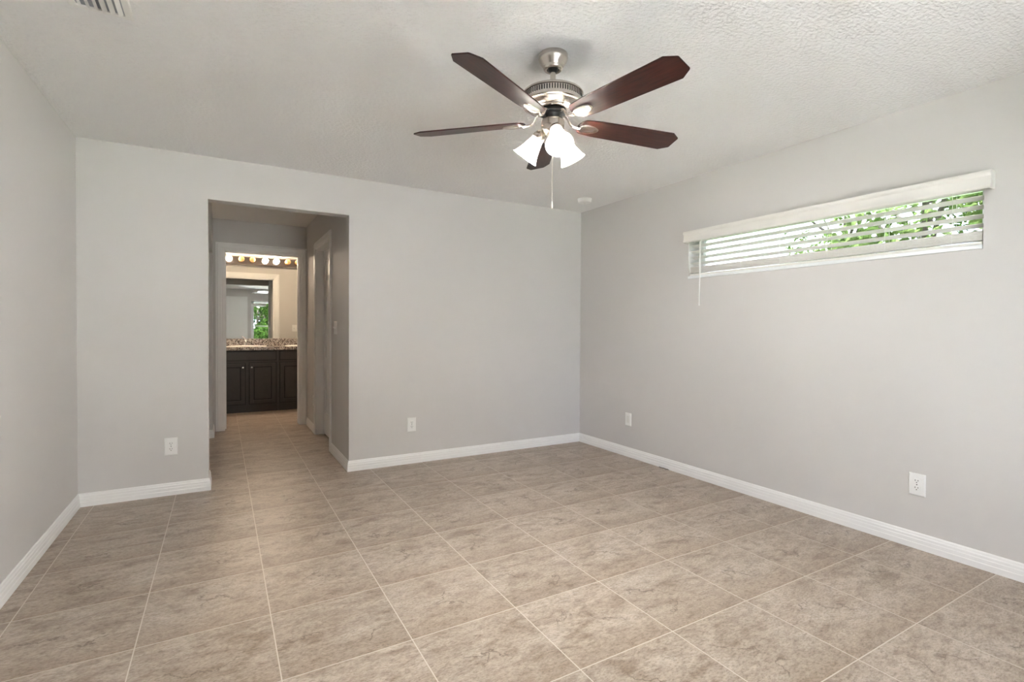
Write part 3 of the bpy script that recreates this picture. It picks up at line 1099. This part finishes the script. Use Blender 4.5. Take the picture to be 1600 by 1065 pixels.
switch((OX1, 0.560, 1.197), (-1, 0), 'white double light switch on the hall wall before the side door')
switch((-2.125, YE + T, 1.188), (0, 1), 'white light switch seen in the vanity mirror beside the doorway')

# ------------------------------------------------------------------ bathroom vanity
CF = 3.715          # front of the cabinet face frame
CT = 0.878


def cabinet(x0, x1, label, doors):
    t = empty('vanity_cabinet', ((x0 + x1) / 2, (CF + YM) / 2, 0))
    tag(t, label, 'cabinet')
    b = t.location
    a0, a1, b0, b1 = x0 + 0.0005, x1 - 0.0005, CF, YM - 0.003
    mb = MB().box((a0, b0, 0.10), (a1, b0 + 0.020, CT - 0.001))
    mb.box((a0, b0 + 0.020, 0.10), (a0 + 0.016, b1, CT - 0.001)).box((a1 - 0.016, b0 + 0.020, 0.10), (a1, b1, CT - 0.001))
    mb.box((a0 + 0.016, b1 - 0.008, 0.10), (a1 - 0.016, b1, CT - 0.001)).box((a0 + 0.016, b0 + 0.020, 0.10), (a1 - 0.016, b1 - 0.008, 0.116))
    mb.box((a0, CF + 0.012, 0.0), (a1, CF + 0.030, 0.10)).box((a0, CF + 0.030, 0.0), (a0 + 0.016, b1, 0.10)).box((a1 - 0.016, CF + 0.030, 0.0), (a1, b1, 0.10))
    relmb(mb, b).build('carcass', CAB, t)
    fd = CF - 0.019
    (da, db) = doors

    def shaker(name, u0, u1, z0, z1, rail, parent):
        m = MB()
        m.box((u0, fd, z0), (u0 + rail, CF - 0.001, z1)).box((u1 - rail, fd, z0), (u1, CF - 0.001, z1))
        m.box((u0 + rail, fd, z0), (u1 - rail, CF - 0.001, z0 + rail)).box((u0 + rail, fd, z1 - rail), (u1 - rail, CF - 0.001, z1))
        m.box((u0 + rail, fd + 0.010, z0 + rail), (u1 - rail, CF - 0.001, z1 - rail), 1)  # groove round the panel, its shade painted black
        m.box((u0 - 0.008, CF - 0.004, z0 - 0.008), (u1 + 0.008, CF - 0.0003, z1 + 0.008), 1)  # shadow gap round the door, painted as a thin black backing
        m.box((u0 + rail + 0.012, fd + 0.006, z0 + rail + 0.012), (u1 - rail - 0.012, CF - 0.001, z1 - rail - 0.012))
        return relmb(m, b).build(name, [CAB, GAP_SHADE], parent, bevel=0.002)
    relmb(MB().box((da[0], fd, 0.737), (db[1], CF - 0.001, 0.853)).box((da[0] - 0.009, CF - 0.004, 0.728), (db[1] + 0.009, CF - 0.0003, 0.862), 1), b).build('drawer_front', [CAB, GAP_SHADE], t, bevel=0.003)  # black rim stands in for the shadow gap round the drawer
    for (u0, u1, ks) in ((da[0], da[1], 1), (db[0], db[1], -1)):
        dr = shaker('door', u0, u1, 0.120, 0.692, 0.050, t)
        kx = (u1 - 0.026) if ks > 0 else (u0 + 0.026)
        kn = MB().lathe([(0.005, 0), (0.0045, 0.010), (0.0125, 0.016), (0.0145, 0.022), (0.011, 0.027), (0.0005, 0.028)], 18, (kx, fd, 0.636), (0, -1, 0))
        relmb(kn, b).build('knob', CHROME, dr, smooth=True)['label'] = 'small round chrome knob'
    return t


cabinet(BX0 + 0.012, -2.6125, 'dark espresso vanity cabinet on the left with two knobbed doors', ((-3.368, -3.034), (-2.977, -2.643)))
cabinet(-2.6125, BX1 - 0.012, 'dark espresso vanity cabinet on the right, cut off by the door casing', ((-2.583, -2.249), (-2.192, -1.858)))

top_ = empty('vanity_countertop', ((BX0 + BX1) / 2, YM, CT))
tag(top_, 'speckled brown granite vanity countertop with backsplash', 'countertop')
SINKS = [(-3.010, 3.930), (-2.240, 3.930)]
SA, SB = 0.228, 0.152       # cut-out half axes


def slab_with_hole(mb, x0, x1, y0, y1, z0, z1, cx, cy_, a, b_):
    n = 64
    ring, rect = [], []
    for k in range(n):
        t = 2 * PI * k / n
        c, s = math.cos(t), math.sin(t)
        ring.append((cx + a * c, cy_ + b_ * s))
        sx = ((x1 - cx) / c) if c > 1e-9 else ((x0 - cx) / c if c < -1e-9 else 1e9)
        sy = ((y1 - cy_) / s) if s > 1e-9 else ((y0 - cy_) / s if s < -1e-9 else 1e9)
        q = min(sx, sy)
        rect.append((cx + q * c, cy_ + q * s))
    # pull the nearest samples onto the corners
    for cxn, cyn in ((x0, y0), (x1, y0), (x1, y1), (x0, y1)):
        i = min(range(n), key=lambda j: (rect[j][0] - cxn) ** 2 + (rect[j][1] - cyn) ** 2)
        rect[i] = (cxn, cyn)
    v = [(*p, z1) for p in ring] + [(*p, z1) for p in rect] + [(*p, z0) for p in ring] + [(*p, z0) for p in rect]
    f = []
    for k in range(n):
        j = (k + 1) % n
        f += [(k, j, n + j, n + k), (2 * n + k, 3 * n + k, 3 * n + j, 2 * n + j), (k, 2 * n + k, 2 * n + j, j), (n + k, n + j, 3 * n + j, 3 * n + k)]
    mb.add(v, f)


mb = MB()
slab_with_hole(mb, BX0 + 0.004, -2.6125, CF - 0.030, YM - 0.003, CT, 0.920, *SINKS[0], SA, SB)
slab_with_hole(mb, -2.6125, BX1 - 0.004, CF - 0.030, YM - 0.003, CT, 0.920, *SINKS[1], SA, SB)
relmb(mb, top_.location).build('slab', GRANITE, top_)
relmb(MB().box((BX0 + 0.004, YM - 0.024, 0.920), (BX1 - 0.004, YM - 0.003, 1.030)), top_.location).build('backsplash', GRANITE, top_, bevel=0.002)
for (sx, sy), lab in zip(SINKS, ('white oval drop-in sink under the faucet in the left counter', 'white oval sink rim at the right edge of the bathroom doorway')):
    s = empty('bathroom_sink', (sx, sy, 0.920))
    tag(s, lab, 'sink')
    mb = MB()
    n = 56
    prof = [(1.155, 0.0005), (1.16, 0.006), (1.13, 0.012), (1.06, 0.014), (0.98, 0.008), (0.93, -0.010), (0.80, -0.075), (0.55, -0.115), (0.12, -0.125), (0.004, -0.125), (0.004, -0.135), (0.58, -0.126), (0.84, -0.083), (0.965, -0.012), (0.97, 0.0005)]
    vv, ff = [], []
    for r, z in prof:
        for k in range(n):
            a = 2 * PI * k / n
            vv.append((SA * r * math.cos(a), SB * r * math.sin(a), z))
    for i in range(len(prof)):
        i2 = (i + 1) % len(prof)
        for k in range(n):
            j = (k + 1) % n
            ff.append((i * n + k, i * n + j, i2 * n + j, i2 * n + k))
    mb.add(vv, ff)
    mb.build('basin', PORCELAIN, s, smooth=True)
    MB().lathe([(0.0005, -0.121), (0.020, -0.121), (0.022, -0.124)], 20).build('drain', CHROME, s, smooth=True)

fc = empty('faucet', (-3.010, YM - 0.062, 0.920))
tag(fc, 'chrome single lever faucet standing behind the left sink', 'faucet')
mb = MB()
n = 28
vv = []
for (k_, z) in ((1.0, 0), (1.0, 0.010), (0.85, 0.018)):
    for q in range(n):
        a = 2 * PI * q / n
        vv.append((0.062 * k_ * math.cos(a), 0.026 * k_ * math.sin(a), z))
ff = [(i * n + q, i * n + (q + 1) % n, (i + 1) * n + (q + 1) % n, (i + 1) * n + q) for i in range(2) for q in range(n)] + [tuple(2 * n + q for q in range(n)), tuple(range(n - 1, -1, -1))]
mb.add(vv, ff)
mb.build('base_plate', CHROME, fc, smooth=True)
MB().lathe([(0.026, 0.016), (0.024, 0.050), (0.0225, 0.085), (0.018, 0.098), (0.0005, 0.102)], 24).build('body', CHROME, fc, smooth=True)
MB().tube([(0, -0.012, 0.060), (0, -0.050, 0.085), (0, -0.090, 0.090), (0, -0.118, 0.078), (0, -0.124, 0.066)], [0.015, 0.013, 0.012, 0.011, 0.011], 14).build('spout', CHROME, fc, smooth=True)
MB().tube([(0, 0.004, 0.098), (-0.012, 0.000, 0.118), (-0.040, -0.010, 0.142), (-0.050, -0.013, 0.147)], [0.014, 0.011, 0.008, 0.009], 12).build('lever_handle', CHROME, fc, smooth=True)

mir = MB().box((BX0 + 0.012, YM - 0.009, 1.0305), (BX1 - 0.012, YM - 0.002, 2.098)).build('vanity_mirror', MIRROR)
tag(mir, 'wide frameless mirror above the granite vanity backsplash', 'mirror')

vl = empty('vanity_light', (-2.765, YM, 2.180))
tag(vl, 'long chrome vanity light bar with a row of round globe bulbs', 'vanity light')
b = vl.location
mb = MB().prism([(0.0, 2.118), (-0.045, 2.118), (-0.058, 2.132), (-0.058, 2.240), (-0.045, 2.254), (0.0, 2.254)], -3.46, -2.07, lambda u, v, t: (t, YM - 0.002 + u, v))
relmb(mb, b).build('light_bar', BARM, vl, smooth=True, angle=20)
BULBS = [(-3.375, 1), (-3.221, 1), (-3.061, 0), (-2.920, 0), (-2.747, 1), (-2.595, 1), (-2.436, 0), (-2.303, 0), (-2.150, 0)]
for x, lit in BULBS:
    g = MB().lathe([(0.0005, 0.0), (0.020, 0.0), (0.022, 0.004), (0.018, 0.012), (0.014, 0.020)], 20, (x, YM - 0.060, 2.200), (0, -1, 0))
    sk = relmb(g, b).build('bulb_socket', BARM, vl, smooth=True)
    g = MB().sphere((x, YM - 0.060 - 0.052, 2.200), 0.0385, 24, 14)
    o = relmb(g, b).build('globe_bulb', WHITEBULB if lit else AMBERBULB, vl, smooth=True)
    o['label'] = 'bright white globe bulb' if lit else 'dim amber clear globe bulb'

# ------------------------------------------------------------------ outdoors
structure(MB().box((-30, -30, -0.5), (40, 30, -0.42)).build('ground', GRASS), 'lawn outside the house', 'lawn')


structure(MB().box((-9, -12.0, -0.42), (6, YB - 0.2, -0.10)).build('sun_bounce_slab', plain('bounce_concrete', (0.78, 0.775, 0.77), 0.85, var=0.06)), 'added unseen pale slab bouncing sunlight into the window behind the camera', 'sun_bounce_slab')  # added unseen slab: bounces sun through the rear window onto the ceiling


def tree(name, x, y, h, cr, label, leaf, n, seed, trunk_r=0.09, squash=1.0, base=0.35, lsize=0.09, zg=-0.42):
    rnd = random.Random(seed)
    t = empty(name, (x, y, zg))
    tag(t, label, 'tree')
    tk = MB()
    top = h * 0.8
    tk.tube([(0, 0, 0), (0.05, 0.02, top * 0.35), (-0.04, 0.05, top * 0.7), (0.0, 0.0, top)], [trunk_r, trunk_r * 0.8, trunk_r * 0.5, trunk_r * 0.2], 10)
    for k in range(8):
        a = rnd.uniform(0, 2 * PI)
        z0 = h * rnd.uniform(base, 0.7)
        L_ = cr * rnd.uniform(0.6, 0.95)
        tk.tube([(0, 0, z0), (L_ * 0.5 * math.cos(a), L_ * 0.5 * math.sin(a), z0 + 0.25 * h * 0.5), (L_ * math.cos(a), L_ * math.sin(a), z0 + 0.25 * h)], [trunk_r * 0.4, trunk_r * 0.25, trunk_r * 0.08], 6)
    tk.build('trunk', BARK, t, smooth=True)
    cr_ = MB()
    clumps = []
    for k in range(26):
        a, e = rnd.uniform(0, 2 * PI), rnd.uniform(-1, 1)
        rr = rnd.uniform(0.3, 1.0) ** 0.5
        clumps.append((cr * rr * math.cos(a) * math.sqrt(1 - e * e * 0.6), cr * rr * math.sin(a) * math.sqrt(1 - e * e * 0.6), h * (base + 1) / 2 + e * h * (1 - base) / 2 * squash, cr * rnd.uniform(0.25, 0.42)))
    for i in range(n):
        c = rnd.choice(clumps)
        d_ = Vector((rnd.gauss(0, 1), rnd.gauss(0, 1), rnd.gauss(0, 1))).normalized() * (c[3] * rnd.uniform(0.3, 1.0))
        p = Vector(c[:3]) + d_
        if p.z < 0.03:
            continue
        s = lsize * rnd.uniform(0.7, 1.3)
        ax_ = Vector((rnd.gauss(0, 1), rnd.gauss(0, 1), rnd.gauss(0, 0.7))).normalized()
        bx_ = ax_.cross(Vector((rnd.gauss(0, 1), rnd.gauss(0, 1), rnd.gauss(0, 1)))).normalized()
        nn = ax_.cross(bx_) * (s * 0.12)
        cr_.add([p - ax_ * s * 0.5, p + bx_ * s * 0.26 + nn, p + ax_ * s * 0.5, p - bx_ * s * 0.26 + nn], [(0, 1, 2), (0, 2, 3)])
    cr_.build('crown', leaf, t)
    return t


tree('leafy_tree', 4.6, -1.35, 5.4, 1.8, 'bright green leafy tree outside the right end of the high window', LEAF, 15000, 3, base=0.16, lsize=0.11)
tree('leafy_tree', 7.4, 1.1, 5.0, 1.5, 'smaller pale green tree beyond the middle of the high window', LEAF, 4500, 5, base=0.22)
tree('bushy_tree', -1.85, -13.6, 3.3, 1.35, 'dense green tree seen through the mirrored window', LEAF2, 20000, 8, base=0.03, lsize=0.14)
tree('bushy_tree', -1.35, -17.2, 4.2, 1.7, 'taller dark green tree farther off behind the mirrored one', LEAF2, 16000, 21, base=0.03, lsize=0.16)

# ------------------------------------------------------------------ small chip lying on the floor
chip = MB()
rc = random.Random(4)
nn_ = 10
rings_ = []
for i in range(nn_ + 1):
    q = i / nn_
    wdt = 0.0062 * math.sin(PI * min(0.97, max(0.03, q))) ** 0.5
    for k in range(7):
        a = 2 * PI * k / 7
        rings_.append((wdt * math.cos(a) * rc.uniform(0.7, 1.2), -0.055 + 0.11 * q, max(0.0, 0.0045 + 0.0055 * math.sin(a) * rc.uniform(0.6, 1.2))))
fc_ = [(i * 7 + k, i * 7 + (k + 1) % 7, (i + 1) * 7 + (k + 1) % 7, (i + 1) * 7 + k) for i in range(nn_) for k in range(7)]
chip.add(rings_, fc_ + [tuple(range(6, -1, -1)), tuple(nn_ * 7 + k for k in range(7))])
o = chip.build('mortar_chip', plain('grey_mortar', (0.24, 0.23, 0.21), 0.9, var=0.4, varscale=60))
o.location = (-0.0265, -1.226, 0.0)
tag(o, 'small grey chip of mortar lying against the right baseboard', 'debris')
